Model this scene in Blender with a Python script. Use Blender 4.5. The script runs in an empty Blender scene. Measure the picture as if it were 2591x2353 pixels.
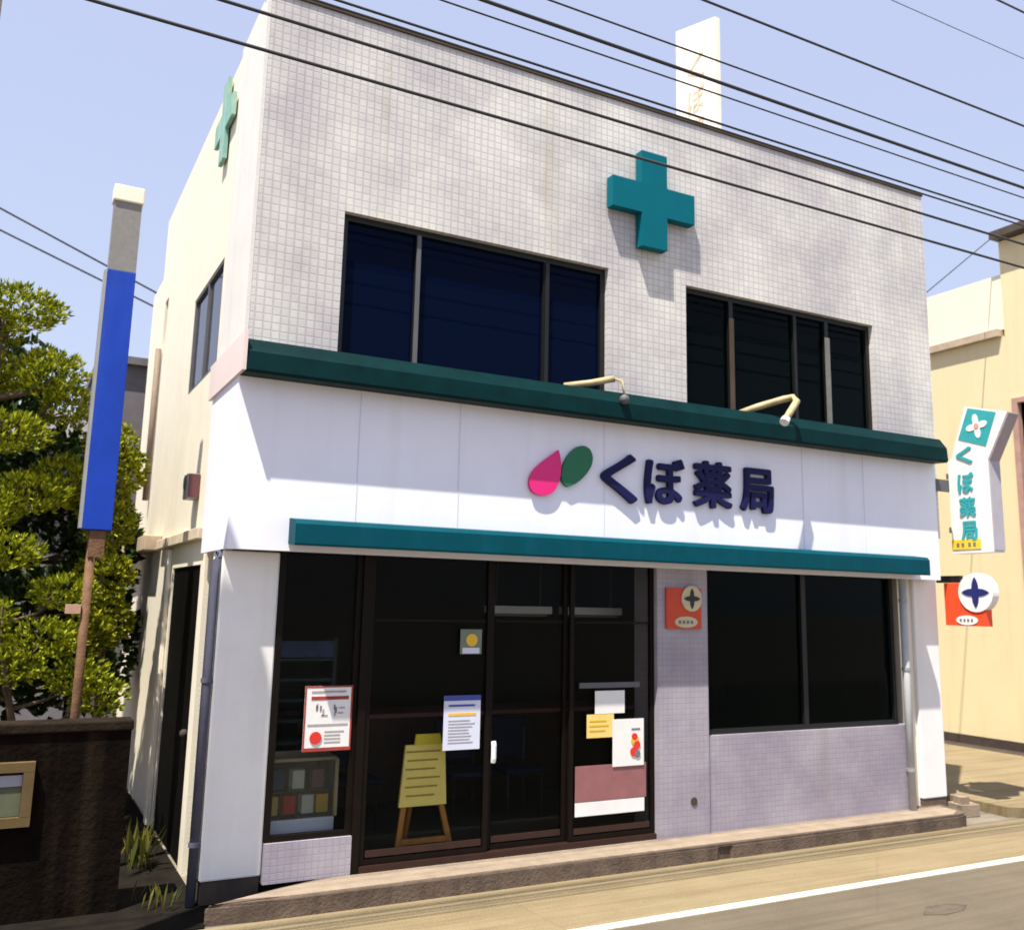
import bpy, bmesh, math, random
from mathutils import Vector, Matrix
random.seed(7)
S = bpy.context.scene
COL = S.collection
R = math.radians

# ------------------------------------------------------------------ camera
cam_d = bpy.data.cameras.new('camera'); cam = bpy.data.objects.new('camera', cam_d); COL.objects.link(cam)
YAW, PITCH, ROLL = R(27.790), R(9.952), R(1.2513)
fwd = Vector((math.sin(YAW)*math.cos(PITCH), math.cos(YAW)*math.cos(PITCH), math.sin(PITCH)))
right = Vector((math.cos(YAW), -math.sin(YAW), 0)); up = right.cross(fwd)
r2 = right*math.cos(ROLL) + up*math.sin(ROLL); u2 = up*math.cos(ROLL) - right*math.sin(ROLL)
cam.matrix_world = Matrix(((r2.x, u2.x, -fwd.x, 0), (r2.y, u2.y, -fwd.y, 0), (r2.z, u2.z, -fwd.z, 2.1), (0, 0, 0, 1)))
cam_d.sensor_width = 36; cam_d.lens = 2392.9/2591*36
cam_d.shift_x = (1295.5-1297.4)/2591; cam_d.shift_y = (1105.9-1176.5)/2591
cam_d.dof.use_dof = True; cam_d.dof.focus_distance = 4.2; cam_d.dof.aperture_fstop = 3.4   # the photograph is a touch out of focus
cam_d.clip_start = 0.05; cam_d.clip_end = 2000
S.camera = cam

# ------------------------------------------------------------------ sky + sun
SUN = Vector((-0.36, -0.26, 1.0)).normalized()          # towards the sun: high, from the left, slightly in front of the shop
elev = math.asin(SUN.z); azim = math.atan2(SUN.x, SUN.y)  # azimuth clockwise from +Y
W = bpy.data.worlds.new('World'); S.world = W; W.use_nodes = True
nt = W.node_tree; bg = nt.nodes['Background']
sky = nt.nodes.new('ShaderNodeTexSky'); sky.sky_type = 'NISHITA'; sky.sun_disc = False
sky.sun_elevation = elev; sky.sun_rotation = azim
sky.air_density = 1.4; sky.dust_density = 1.6; sky.ozone_density = 1.0; sky.altitude = 50
hz = nt.nodes.new('ShaderNodeMix'); hz.data_type = 'RGBA'; hz.blend_type = 'MULTIPLY'; hz.inputs[0].default_value = 1   # hazy, slightly violet summer air
nt.links.new(sky.outputs[0], hz.inputs[6]); hz.inputs[7].default_value = (1.0, .99, 1.05, 1)
hz2 = nt.nodes.new('ShaderNodeMix'); hz2.data_type = 'RGBA'; hz2.inputs[0].default_value = .82; hz2.inputs[7].default_value = (2.05, 2.24, 3.05, 1)
nt.links.new(hz.outputs[2], hz2.inputs[6]); nt.links.new(hz2.outputs[2], bg.inputs[0]); bg.inputs[1].default_value = 0.15
sd = bpy.data.lights.new('sun', 'SUN'); sd.energy = 5.0; sd.angle = R(0.5); sd.color = (1.0, 0.94, 0.82)
so = bpy.data.objects.new('sun', sd); COL.objects.link(so); so.location = (0, 0, 40)
so.rotation_euler = SUN.to_track_quat('Z', 'Y').to_euler()
S.view_settings.view_transform = 'Standard'; S.view_settings.look = 'None'
S.view_settings.exposure = 0.92; S.view_settings.gamma = 1.0
S.cycles.max_bounces = 6; S.cycles.transparent_max_bounces = 12

# ------------------------------------------------------------------ materials
def nmat(name):
    m = bpy.data.materials.new(name); m.use_nodes = True
    return m, m.node_tree.nodes, m.node_tree.links, m.node_tree.nodes['Principled BSDF']

def mat(name, col, rough=0.7, var=0.12, scale=6.0, bump=0.0, bscale=80.0, metal=0.0, spec=0.4, streak=None, stamt=0.5, dirt=None):
    """base colour with two octaves of wear, optional vertical streaks of another colour, optional fine bump"""
    m, N, L, P = nmat(name)
    P.inputs['Roughness'].default_value = rough; P.inputs['Metallic'].default_value = metal
    P.inputs['Specular IOR Level'].default_value = spec
    tc = N.new('ShaderNodeTexCoord')
    n1 = N.new('ShaderNodeTexNoise'); n1.inputs['Scale'].default_value = scale; n1.inputs['Detail'].default_value = 8; n1.inputs['Roughness'].default_value = .65
    L.new(tc.outputs['Object'], n1.inputs['Vector'])
    cr = N.new('ShaderNodeValToRGB')
    cr.color_ramp.elements[0].position = .3; cr.color_ramp.elements[1].position = .7
    cr.color_ramp.elements[0].color = (*[c*(1-var) for c in col], 1); cr.color_ramp.elements[1].color = (*[min(1, c*(1+var)) for c in col], 1)
    L.new(n1.outputs[0], cr.inputs[0]); out = cr.outputs[0]
    if streak:
        mp = N.new('ShaderNodeMapping'); mp.inputs['Scale'].default_value = (7, 7, .5)
        L.new(tc.outputs['Object'], mp.inputs[0])
        n2 = N.new('ShaderNodeTexNoise'); n2.inputs['Scale'].default_value = 1.0; n2.inputs['Detail'].default_value = 6
        L.new(mp.outputs[0], n2.inputs['Vector'])
        c2 = N.new('ShaderNodeValToRGB'); c2.color_ramp.elements[0].position = .52; c2.color_ramp.elements[1].position = .75
        c2.color_ramp.elements[1].color = (stamt, stamt, stamt, 1)
        L.new(n2.outputs[0], c2.inputs[0])
        mx = N.new('ShaderNodeMix'); mx.data_type = 'RGBA'; L.new(c2.outputs[0], mx.inputs[0]); L.new(out, mx.inputs[6]); mx.inputs[7].default_value = (*streak, 1)
        out = mx.outputs[2]
    L.new(out, P.inputs['Base Color'])
    if bump:
        n3 = N.new('ShaderNodeTexNoise'); n3.inputs['Scale'].default_value = bscale; n3.inputs['Detail'].default_value = 6
        L.new(tc.outputs['Object'], n3.inputs['Vector'])
        b = N.new('ShaderNodeBump'); b.inputs['Strength'].default_value = bump; b.inputs['Distance'].default_value = .02
        L.new(n3.outputs[0], b.inputs['Height']); L.new(b.outputs[0], P.inputs['Normal'])
    return m

def street_mat(name, col, dark, light, spk=.25, bump=.5):
    m = mat(name, col, .92, .16, 1.3, bump, 140); N = m.node_tree.nodes; L = m.node_tree.links; P = N['Principled BSDF']
    base = P.inputs['Base Color'].links[0].from_socket; tc = N.new('ShaderNodeTexCoord')
    mp = N.new('ShaderNodeMapping'); mp.inputs['Scale'].default_value = (.22, 5.5, 1); mp.inputs['Rotation'].default_value = (0, 0, R(1.5)); L.new(tc.outputs['Object'], mp.inputs[0])
    n1 = N.new('ShaderNodeTexNoise'); n1.inputs['Scale'].default_value = 1.6; n1.inputs['Detail'].default_value = 9; n1.inputs['Roughness'].default_value = .7; L.new(mp.outputs[0], n1.inputs['Vector'])
    n2 = N.new('ShaderNodeTexNoise'); n2.inputs['Scale'].default_value = 75; n2.inputs['Detail'].default_value = 3; L.new(tc.outputs['Object'], n2.inputs['Vector'])
    n3 = N.new('ShaderNodeTexVoronoi'); n3.feature = 'DISTANCE_TO_EDGE'; n3.inputs['Scale'].default_value = .55; L.new(tc.outputs['Object'], n3.inputs['Vector'])
    prev = base
    for src, lo, hi, c, amt in ((n1.outputs[0], .50, .68, dark, .75), (n1.outputs[0], .46, .30, light, .6), (n2.outputs[0], .56, .66, dark, spk), (n2.outputs[0], .44, .34, light, spk), (n3.outputs['Distance'], .004, .0, dark, .25)):
        mr = N.new('ShaderNodeMapRange'); mr.inputs[1].default_value = lo; mr.inputs[2].default_value = hi; mr.inputs[4].default_value = amt; L.new(src, mr.inputs[0])
        mx = N.new('ShaderNodeMix'); mx.data_type = 'RGBA'; L.new(mr.outputs[0], mx.inputs[0]); L.new(prev, mx.inputs[6]); mx.inputs[7].default_value = (*c, 1); prev = mx.outputs[2]
    L.new(prev, P.inputs['Base Color']); return m

def tile_mat(name, c1, c2, mortar, bw, bh, ms, stain=(.36, .30, .16), axis='XZ'):
    m, N, L, P = nmat(name)
    tc = N.new('ShaderNodeTexCoord'); sp = N.new('ShaderNodeSeparateXYZ'); cb = N.new('ShaderNodeCombineXYZ')
    L.new(tc.outputs['Object'], sp.inputs[0])
    L.new(sp.outputs[0 if axis[0] == 'X' else 1], cb.inputs[0]); L.new(sp.outputs[2], cb.inputs[1])
    br = N.new('ShaderNodeTexBrick'); br.offset = 0.0; br.inputs['Scale'].default_value = 1
    br.inputs['Brick Width'].default_value = bw; br.inputs['Row Height'].default_value = bh
    br.inputs['Mortar Size'].default_value = ms; br.inputs['Mortar Smooth'].default_value = .15; br.inputs['Bias'].default_value = 0
    br.inputs['Color1'].default_value = (*c1, 1); br.inputs['Color2'].default_value = (*c2, 1); br.inputs['Mortar'].default_value = (*mortar, 1)
    L.new(cb.outputs[0], br.inputs['Vector'])
    # broad weathering: grime patches and rusty run-off
    n1 = N.new('ShaderNodeTexNoise'); n1.inputs['Scale'].default_value = 1.1; n1.inputs['Detail'].default_value = 7; n1.inputs['Roughness'].default_value = .62
    L.new(tc.outputs['Object'], n1.inputs['Vector'])
    c3 = N.new('ShaderNodeValToRGB'); c3.color_ramp.elements[0].position = .36; c3.color_ramp.elements[1].position = .62
    c3.color_ramp.elements[0].color = (.71, .69, .755, 1); c3.color_ramp.elements[1].color = (1.0, 1.0, 1.0, 1)
    L.new(n1.outputs[0], c3.inputs[0])
    mu = N.new('ShaderNodeMix'); mu.data_type = 'RGBA'; mu.blend_type = 'MULTIPLY'; mu.inputs[0].default_value = 1
    L.new(br.outputs[0], mu.inputs[6]); L.new(c3.outputs[0], mu.inputs[7])
    mp = N.new('ShaderNodeMapping'); mp.inputs['Scale'].default_value = (3.2, 3.2, .28); L.new(tc.outputs['Object'], mp.inputs[0])
    n2 = N.new('ShaderNodeTexNoise'); n2.inputs['Scale'].default_value = 1; n2.inputs['Detail'].default_value = 5; L.new(mp.outputs[0], n2.inputs['Vector'])
    c4 = N.new('ShaderNodeValToRGB'); c4.color_ramp.elements[0].position = .60; c4.color_ramp.elements[1].position = .78; c4.color_ramp.elements[1].color = (.55, .55, .55, 1)
    L.new(n2.outputs[0], c4.inputs[0])
    m2 = N.new('ShaderNodeMix'); m2.data_type = 'RGBA'; L.new(c4.outputs[0], m2.inputs[0]); L.new(mu.outputs[2], m2.inputs[6]); m2.inputs[7].default_value = (*stain, 1)
    L.new(m2.outputs[2], P.inputs['Base Color'])
    P.inputs['Roughness'].default_value = .45; P.inputs['Specular IOR Level'].default_value = .35
    b = N.new('ShaderNodeBump'); b.inputs['Strength'].default_value = .5; b.inputs['Distance'].default_value = .006; b.invert = True
    L.new(br.outputs['Fac'], b.inputs['Height']); L.new(b.outputs[0], P.inputs['Normal'])
    return m

def glass_mat(name, tint, opac, col, gl=.03):
    """dark window glass: a tinted see-through layer, some body colour, a weak mirror"""
    m, N, L, P = nmat(name)
    N.remove(P); o = N['Material Output']
    t = N.new('ShaderNodeBsdfTransparent'); t.inputs[0].default_value = (*tint, 1)
    d = N.new('ShaderNodeBsdfDiffuse'); d.inputs[0].default_value = (*col, 1)
    g = N.new('ShaderNodeBsdfGlossy'); g.inputs['Roughness'].default_value = .04
    a = N.new('ShaderNodeMixShader'); a.inputs[0].default_value = opac; L.new(t.outputs[0], a.inputs[1]); L.new(d.outputs[0], a.inputs[2])
    fr = N.new('ShaderNodeFresnel'); fr.inputs[0].default_value = 1.0 + gl*5
    b = N.new('ShaderNodeMixShader'); L.new(fr.outputs[0], b.inputs[0]); L.new(a.outputs[0], b.inputs[1]); L.new(g.outputs[0], b.inputs[2])
    L.new(b.outputs[0], o.inputs[0])
    return m

def leaf_mat(name, c0, c1):
    m, N, L, P = nmat(name)
    oi = N.new('ShaderNodeNewGeometry'); cr = N.new('ShaderNodeValToRGB')
    cr.color_ramp.elements[0].color = (*c0, 1); cr.color_ramp.elements[1].color = (*c1, 1)
    L.new(oi.outputs['Random Per Island'], cr.inputs[0])
    L.new(cr.outputs[0], P.inputs['Base Color']); P.inputs['Roughness'].default_value = .55
    P.inputs['Specular IOR Level'].default_value = .25
    tr = N.new('ShaderNodeBsdfTranslucent'); L.new(cr.outputs[0], tr.inputs[0])
    mx = N.new('ShaderNodeMixShader'); mx.inputs[0].default_value = .22
    L.new(P.outputs[0], mx.inputs[1]); L.new(tr.outputs[0], mx.inputs[2]); L.new(mx.outputs[0], N['Material Output'].inputs[0])
    return m

M = {}
M['tile'] = tile_mat('facade tile', (.70, .685, .63), (.64, .625, .58), (.53, .515, .505), .066, .063, .0065)
M['shoptile'] = tile_mat('shop tile', (.385, .355, .40), (.365, .335, .378), (.335, .305, .345), .05, .048, .004, stain=(.25, .22, .2))
M['cream'] = mat('cream paint', (.76, .70, .575), .75, .05, 2.5, .15, 60, streak=(.66, .57, .43), stamt=.4)
M['white'] = mat('white paint', (.78, .77, .76), .6, .04, 3, .08, 70, streak=(.60, .57, .52), stamt=.25)
M['corner'] = mat('corner plaster', (.66, .645, .62), .75, .05, 3, .12, 60, streak=(.5, .47, .42), stamt=.3)
M['fascia'] = mat('sign board enamel', (.82, .825, .92), .45, .03, 2, 0, 1, spec=.2, streak=(.62, .60, .62), stamt=.22)
M['pinkwhite'] = mat('pink white metal', (.72, .60, .57), .5, .05, 4)
M['green'] = mat('dark green metal', (.0008, .018, .020), .5, .25, 5, spec=.08, streak=(.002, .022, .024), stamt=.4)
M['teal'] = mat('teal metal', (.0008, .06, .085), .55, .12, 5, spec=.08, streak=(.006, .075, .10), stamt=.35)
M['cross'] = mat('teal cross', (.001, .12, .16), .55, .06, 5, spec=.1)
M['sunlitcross'] = mat('sunlit green cross', (.20, .40, .34), .6, .2, 9, streak=(.55, .58, .44), stamt=.7)  # teal lightened: sunlight on the side cross put into its colour
M['dark'] = mat('black frame', (.006, .0065, .0065), .45, .1, 5)
M['frame'] = mat('dark bronze frame', (.007, .0042, .003), .5, .2, 9, spec=.12)
M['redbrown'] = mat('red brown sill', (.028, .010, .006), .5, .25, 9)
M['grey'] = mat('grey aluminium', (.32, .33, .34), .45, .08, 9, metal=.3)
M['darkgrey'] = mat('dull grey', (.10, .10, .11), .6, .1, 9)
M['dullbar'] = mat('weathered sash', (.17, .165, .15), .6, .2, 9)
M['pipe'] = mat('grey pipe', (.42, .43, .44), .5, .1, 8, streak=(.3, .28, .25), stamt=.4)
M['shadestrip'] = mat('blue grey shade', (.085, .088, .125), .7, .15, 8, spec=.1)  # shade tone of the left pillar's side
M['beige'] = mat('beige pipe', (.44, .36, .20), .6, .15, 8, streak=(.22, .16, .08), stamt=.7)
M['conc'] = mat('concrete', (.27, .21, .155), .9, .18, 5, .35, 60, streak=(.2, .16, .12), stamt=.5)
M['curb'] = mat('curb concrete', (.12, .085, .062), .9, .25, 6, .4, 50, streak=(.05, .035, .025), stamt=.7)
M['brownwall'] = mat('stained dark wall', (.0065, .0046, .0034), .95, .45, 4, .5, 30, spec=.03, streak=(.022, .015, .010), stamt=.8)
M['cap'] = mat('wall coping', (.02, .014, .010), .9, .4, 6, .4, 40, spec=.05)
M['asphalt'] = street_mat('asphalt', (.13, .105, .073), (.09, .07, .046), (.165, .138, .10), .45)
M['shoulder'] = street_mat('shoulder concrete', (.235, .182, .10), (.15, .105, .05), (.30, .25, .165), .35)
M['line'] = mat('road paint', (.60, .54, .43), .85, .22, 14, .3, 90)
M['earth'] = mat('ground', (.20, .17, .13), .95, .2, 3, .4, 60)
M['ncream'] = mat('neighbour cream', (.68, .575, .355), .8, .03, 1.5, .12, 50, streak=(.58, .46, .25), stamt=.4)
M['nwhite'] = mat('neighbour top cream', (.78, .71, .55), .8, .03, 1.5, .1, 50)
M['ndark'] = mat('neighbour plinth', (.05, .036, .028), .85, .3, 6)
M['blue'] = mat('blue enamel', (.008, .045, .36), .5, .14, 2, spec=.2, streak=(.05, .11, .42), stamt=.35)
M['signgrey'] = mat('blank sign grey', (.20, .195, .19), .6, .12, 30)
M['signwhite'] = mat('sign white', (.80, .79, .77), .5, .03, 4)
M['signcream'] = mat('old sign cream', (.80, .74, .62), .6, .06, 4, streak=(.62, .47, .32), stamt=.4)
M['rust'] = mat('rusty pole', (.13, .065, .03), .8, .35, 12, .3, 60)
M['navy'] = mat('navy letters', (.010, .011, .065), .55, .05, 5, spec=.15)
M['pink'] = mat('magenta emblem', (.72, .015, .19), .4, .05, 5)
M['leafgreen'] = mat('green emblem', (.008, .13, .055), .4, .05, 5)
M['red'] = mat('orange red enamel', (.80, .075, .02), .45, .06, 6)
M['tealtext'] = mat('teal lettering', (.03, .33, .36), .5, .1, 8)
M['fadetext'] = mat('faded lettering', (.60, .46, .36), .7, .3, 8)
M['yellow'] = mat('yellow panel', (.80, .56, .03), .5, .08, 8)
M['paper'] = mat('paper', (.74, .73, .72), .8, .05, 8)
M['dimpaper'] = mat('dim green paper', (.16, .19, .15), .8, .1, 8)
M['redborder'] = mat('dark red border', (.30, .045, .03), .8, .2, 20)
M['softink'] = mat('faint print', (.36, .34, .33), .9, .2, 30)
M['bluepaper'] = mat('blue white paper', (.60, .63, .76), .8, .05, 8)
M['yelink'] = mat('olive print', (.40, .31, .07), .9, .25, 30)
M['yelpaper'] = mat('yellow paper', (.76, .56, .17), .8, .07, 8)
M['yelboard'] = mat('yellow board', (.93, .79, .23), .7, .08, 8)
M['wood'] = mat('orange wood', (.46, .20, .045), .6, .2, 9)
M['ink'] = mat('grey ink', (.16, .15, .16), .8, .1, 8)
M['redink'] = mat('red ink', (.62, .03, .02), .7, .1, 8)
M['blueink'] = mat('blue ink', (.05, .07, .30), .7, .1, 8)
M['gold'] = mat('gold ink', (.72, .44, .03), .6, .1, 8)
M['mauve'] = mat('mauve panel', (.26, .105, .11), .6, .12, 8)
M['wire'] = mat('black cable', (.035, .036, .04), .6, .1, 5)
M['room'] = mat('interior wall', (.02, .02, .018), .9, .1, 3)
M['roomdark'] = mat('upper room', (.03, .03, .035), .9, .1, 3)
M['bluebox'] = mat('blue goods', (.02, .05, .13), .6, .3, 14)
M['chair'] = mat('blue seat vinyl', (.004, .008, .032), .5, .1, 6, spec=.2)
M['shelf'] = mat('shelf teal', (.012, .03, .04), .6, .1, 6)
M['curtain'] = mat('brown curtain', (.06, .042, .028), .9, .3, 3)
M['bark'] = mat('bark', (.10, .065, .04), .9, .35, 14, .6, 40)
M['shopglass'] = glass_mat('shop glass', (.90, .90, .87), .03, (.005, .012, .012), .025)
M['navyglass'] = glass_mat('blue dark glass', (.10, .12, .2), .55, (.001, .006, .03), .03)  # navy body colour stands in for the sky reflected in the pane
M['sideglass'] = glass_mat('side window glass', (.7, .72, .8), .12, (.30, .31, .42), .12)
M['greenglass'] = glass_mat('green dark glass', (.30, .36, .34), .30, (.001, .006, .006), .03)
M['caseglass'] = glass_mat('case glass', (.8, .85, .82), .12, (.5, .52, .45), .06)
M['pine'] = leaf_mat('pine needles', (.03, .06, .003), (.42, .44, .012))
M['shrub'] = leaf_mat('shrub leaves', (.03, .06, .004), (.46, .45, .014))
M['weed'] = leaf_mat('weed leaves', (.04, .055, .008), (.13, .11, .015))
M['hroof'] = mat('grey roof', (.13, .12, .13), .8, .15, 6)
M['hwall'] = mat('grey house wall', (.16, .155, .18), .8, .08, 4)

# ------------------------------------------------------------------ mesh builders
class MB:
    def __init__(s): s.bm = bmesh.new()
    def box(s, x0, x1, y0, y1, z0, z1, bev=0):
        r = bmesh.ops.create_cube(s.bm, size=1)
        vs = r['verts']
        for v in vs:
            v.co = Vector((x0 + (v.co.x+.5)*(x1-x0), y0 + (v.co.y+.5)*(y1-y0), z0 + (v.co.z+.5)*(z1-z0)))
        if bev:
            es = list({e for v in vs for e in v.link_edges})
            bmesh.ops.bevel(s.bm, geom=es, offset=bev, segments=2, affect='EDGES', profile=.5)
        return s
    def prism(s, pts, axis, a, b):
        """closed outline pts (2D) extruded along axis from a to b"""
        def P(p, t):
            return {'X': (t, p[0], p[1]), 'Y': (p[0], t, p[1]), 'Z': (p[0], p[1], t)}[axis]
        va = [s.bm.verts.new(P(p, a)) for p in pts]; vb = [s.bm.verts.new(P(p, b)) for p in pts]
        s.bm.faces.new(va); s.bm.faces.new(vb[::-1])
        n = len(pts)
        for i in range(n): s.bm.faces.new((va[i], va[(i+1) % n], vb[(i+1) % n], vb[i]))
        return s
    def tube(s, pts, rad, seg=8):
        pts = [Vector(p) for p in pts]; rings = []
        rs = rad if isinstance(rad, (list, tuple)) else [rad]*len(pts)
        for i, p in enumerate(pts):
            d = (pts[min(i+1, len(pts)-1)] - pts[max(i-1, 0)]).normalized()
            a = d.cross(Vector((0, 0, 1)) if abs(d.z) < .9 else Vector((1, 0, 0))).normalized(); b = d.cross(a)
            rings.append([s.bm.verts.new(p + (a*math.cos(t) + b*math.sin(t))*rs[i]) for t in [2*math.pi*k/seg for k in range(seg)]])
        for i in range(len(rings)-1):
            for k in range(seg): s.bm.faces.new((rings[i][k], rings[i][(k+1) % seg], rings[i+1][(k+1) % seg], rings[i+1][k]))
        s.bm.faces.new(rings[0][::-1]); s.bm.faces.new(rings[-1])
        return s
    def disc(s, axis, c, r, a, b, seg=28, sx=1.0):
        return s.prism([(c[0] + r*sx*math.cos(2*math.pi*k/seg), c[1] + r*math.sin(2*math.pi*k/seg)) for k in range(seg)], axis, a, b)
    def ball(s, c, r, seg=12):
        bmesh.ops.create_uvsphere(s.bm, u_segments=seg, v_segments=seg//2+2, radius=r, matrix=Matrix.Translation(c)); return s
    def wall(s, axis, us, zs, holes, a, b):
        """upright wall in (u,z) with rectangular openings, thickness a..b along the other axis"""
        U = sorted({*us, *[h[0] for h in holes], *[h[1] for h in holes]}); Z = sorted({*zs, *[h[2] for h in holes], *[h[3] for h in holes]})
        U = [u for u in U if us[0] <= u <= us[1]]; Z = [z for z in Z if zs[0] <= z <= zs[1]]
        def solid(i, j):
            if not (0 <= i < len(U)-1 and 0 <= j < len(Z)-1): return False
            u, z = (U[i]+U[i+1])/2, (Z[j]+Z[j+1])/2
            return not any(h[0] < u < h[1] and h[2] < z < h[3] for h in holes)
        cache = {}
        def V(i, j, t):
            if (i, j, t) not in cache:
                c = (U[i], t, Z[j]) if axis == 'X' else (t, U[i], Z[j]); cache[(i, j, t)] = s.bm.verts.new(c)
            return cache[(i, j, t)]
        for i in range(len(U)-1):
            for j in range(len(Z)-1):
                if not solid(i, j): continue
                s.bm.faces.new((V(i, j, a), V(i+1, j, a), V(i+1, j+1, a), V(i, j+1, a)))
                s.bm.faces.new((V(i, j, b), V(i, j+1, b), V(i+1, j+1, b), V(i+1, j, b)))
                for di, dj, p, q in ((-1, 0, (i, j), (i, j+1)), (1, 0, (i+1, j), (i+1, j+1)), (0, -1, (i, j), (i+1, j)), (0, 1, (i, j+1), (i+1, j+1))):
                    if not solid(i+di, j+dj): s.bm.faces.new((V(*p, a), V(*q, a), V(*q, b), V(*p, b)))
        return s
    def build(s, name, m, parent=None, smooth=False, label=None):
        bmesh.ops.recalc_face_normals(s.bm, faces=s.bm.faces)
        me = bpy.data.meshes.new(name); s.bm.to_mesh(me); s.bm.free()
        me.materials.append(m)
        if smooth:
            for p in me.polygons: p.use_smooth = True
        o = bpy.data.objects.new(name, me); COL.objects.link(o)
        if parent:
            o.parent = parent
            b = Vector((0, 0, 0)); q = parent
            while q: b += q.location; q = q.parent
            me.transform(Matrix.Translation(-b))
        if label: o['label'] = label
        return o

def tag(o, label, cat, group=None, kind=None):
    if label: o['label'] = label
    if cat: o['category'] = cat
    if group: o['group'] = group
    if kind: o['kind'] = kind
    return o
def thing(name, loc, label, cat, group=None):
    o = bpy.data.objects.new(name, None); COL.objects.link(o); o.location = loc; o.empty_display_size = .2
    return tag(o, label, cat, group)
def struct(name, mb, m): return tag(mb.build(name, m), None, None, None, 'structure')

def glyph(ch, box, axis, at, depth, bold=.02):
    """one written character as a raised mesh; box = (u0, u1, z0, z1) on the plane; axis 'Y' faces the street, 'X' faces left.
    The strokes are fattened by stacking a ring of slightly shifted copies, each a hair proud of the last."""
    cu = bpy.data.curves.new('letter', 'FONT'); cu.body = ch; cu.size = 1; cu.extrude = .5; cu.resolution_u = 6
    ob = bpy.data.objects.new('letter', cu); COL.objects.link(ob)
    me = bpy.data.meshes.new_from_object(ob.evaluated_get(bpy.context.evaluated_depsgraph_get()))
    bpy.data.objects.remove(ob); bpy.data.curves.remove(cu)
    co = [v.co.copy() for v in me.vertices]; fs = [list(p.vertices) for p in me.polygons]; bpy.data.meshes.remove(me)
    x0, x1, y0, y1 = min(c.x for c in co), max(c.x for c in co), min(c.y for c in co), max(c.y for c in co)
    mb = MB(); n = 8 if bold else 1
    for k in range(n):
        du, dz = (bold*math.cos(k*math.pi/4), bold*math.sin(k*math.pi/4)) if bold else (0, 0)
        vs = []
        for c in co:
            u = box[0]+bold + (c.x-x0)/(x1-x0)*(box[1]-box[0]-2*bold) + du; z = box[2]+bold + (c.y-y0)/(y1-y0)*(box[3]-box[2]-2*bold) + dz
            t = at - (c.z+.5)*(depth + .0006*k)
            vs.append(mb.bm.verts.new((u, t, z) if axis == 'Y' else (t, u, z)))
        for f in fs:
            try: mb.bm.faces.new([vs[q] for q in f])
            except ValueError: pass
    return mb

# ------------------------------------------------------------------ ground and street
struct('ground', MB().box(-300, 300, -300, 300, -.5, -.004), M['earth'])
struct('road', MB().box(-120, 120, -7, 5.62, -.3, 0.0), M['asphalt'])
struct('road_shoulder', MB().box(-120, 120, 5.622, 6.66, -.3, 0.002), M['shoulder'])
struct('road_marking', MB().box(-120, 120, 5.585, 5.68, -.05, 0.006), M['line'])
# shop step: a low concrete apron with a worn, broken front edge
mb = MB()
pts = [(1.36, 6.72), (1.9, 6.655), (3.4, 6.65), (5.55, 6.65), (5.58, 6.68), (5.70, 6.68), (5.72, 6.65), (8.62, 6.65), (8.76, 6.68), (8.83, 6.75), (8.88, 6.86), (9.0, 7.6), (2.32, 7.6), (2.26, 7.03), (1.9, 6.93), (1.37, 6.735)]
mb.prism(pts, 'Z', -.1, .12)
bmesh.ops.bevel(mb.bm, geom=[e for e in mb.bm.edges if all(v.co.z > .11 for v in e.verts)], offset=.018, segments=2, affect='EDGES')
struct('shop_step', mb, M['curb'])
struct('shop_step_top', MB().prism([(1.55, 6.78), (1.9, 6.72), (8.6, 6.70), (8.78, 6.80), (8.80, 7.02), (2.30, 7.02), (1.95, 6.92)], 'Z', .1, .124), M['conc'])
struct('alley_pavement', MB().prism([(9.55, 6.78), (9.75, 6.66), (13.5, 6.66), (13.5, 16), (9.55, 16)], 'Z', -.2, .10), M['shoulder'])
struct('alley_gutter', MB().box(13.14, 13.46, 6.9, 16, 0, .103), M['ndark'])
struct('side_passage', MB().prism([(-8, 6.665), (1.35, 6.665), (1.37, 6.74), (2.3, 7.0), (2.3, 7.3), (1.4, 7.3), (1.4, 14), (.9, 14), (.9, 7.3), (-8, 7.3)], 'Z', -.2, .012), mat('dark passage', (.012, .010, .008), .95, .35, 5, .4, 50, spec=.05))  # near-black ground sheet in the passage and along the yard wall

# ------------------------------------------------------------------ the shop building
B = thing('pharmacy_building', (1.4, 7.0, 0), 'two storey white tiled shop with white fascia board, dark green eave band and glass front', 'shop building')
XL, XR, ZT = 1.40, 9.02, 6.88
W1 = (2.12, 4.655, 3.90, 5.175); W2 = (5.55, 8.11, 3.90, 5.175)
MB().wall('X', (XL+.03, XR), (2.9, ZT), [W1, W2], 7.0, 7.16).build('tiled_front_wall', M['tile'], B)
MB().box(XL, XL+.028, 7.004, 7.95, 2.5, ZT).box(XL+.03, 1.9, 7.17, 7.95, 2.5, ZT-.004).build('corner_return', M['corner'], B)
SW = (8.15, 9.60, 4.05, 5.02); SD = (8.15, 9.62, -.1, 2.36)
SN = (11.68, 11.95, 5.05, 5.66)
MB().wall('Y', (7.952, 12.35), (-.1, ZT-.03), [SW, SD, SN], XL+.015, XL+.22).build('side_wall', M['cream'], B)
MB().box(XR-.25, XR-.002, 7.17, 12.35, -.1, ZT-.01).build('right_side_wall', M['corner'], B)
MB().box(XL+.23, XR-.26, 12.15, 12.35, -.1, ZT-.05).build('rear_wall', M['cream'], B)
MB().box(XL+.23, XR-.26, 7.17, 12.14, 6.55, 6.70).build('roof', M['corner'], B)
MB().box(XL-.015, XR+.012, 6.985, 7.12, ZT+.001, ZT+.035, .006).build('roof_edge_trim', M['curtain'], B)
MB().box(XL+.02, XL+.6, 12.352, 13.3, 0, 6.1).build('rear_annex', M['cream'], B)
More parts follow.
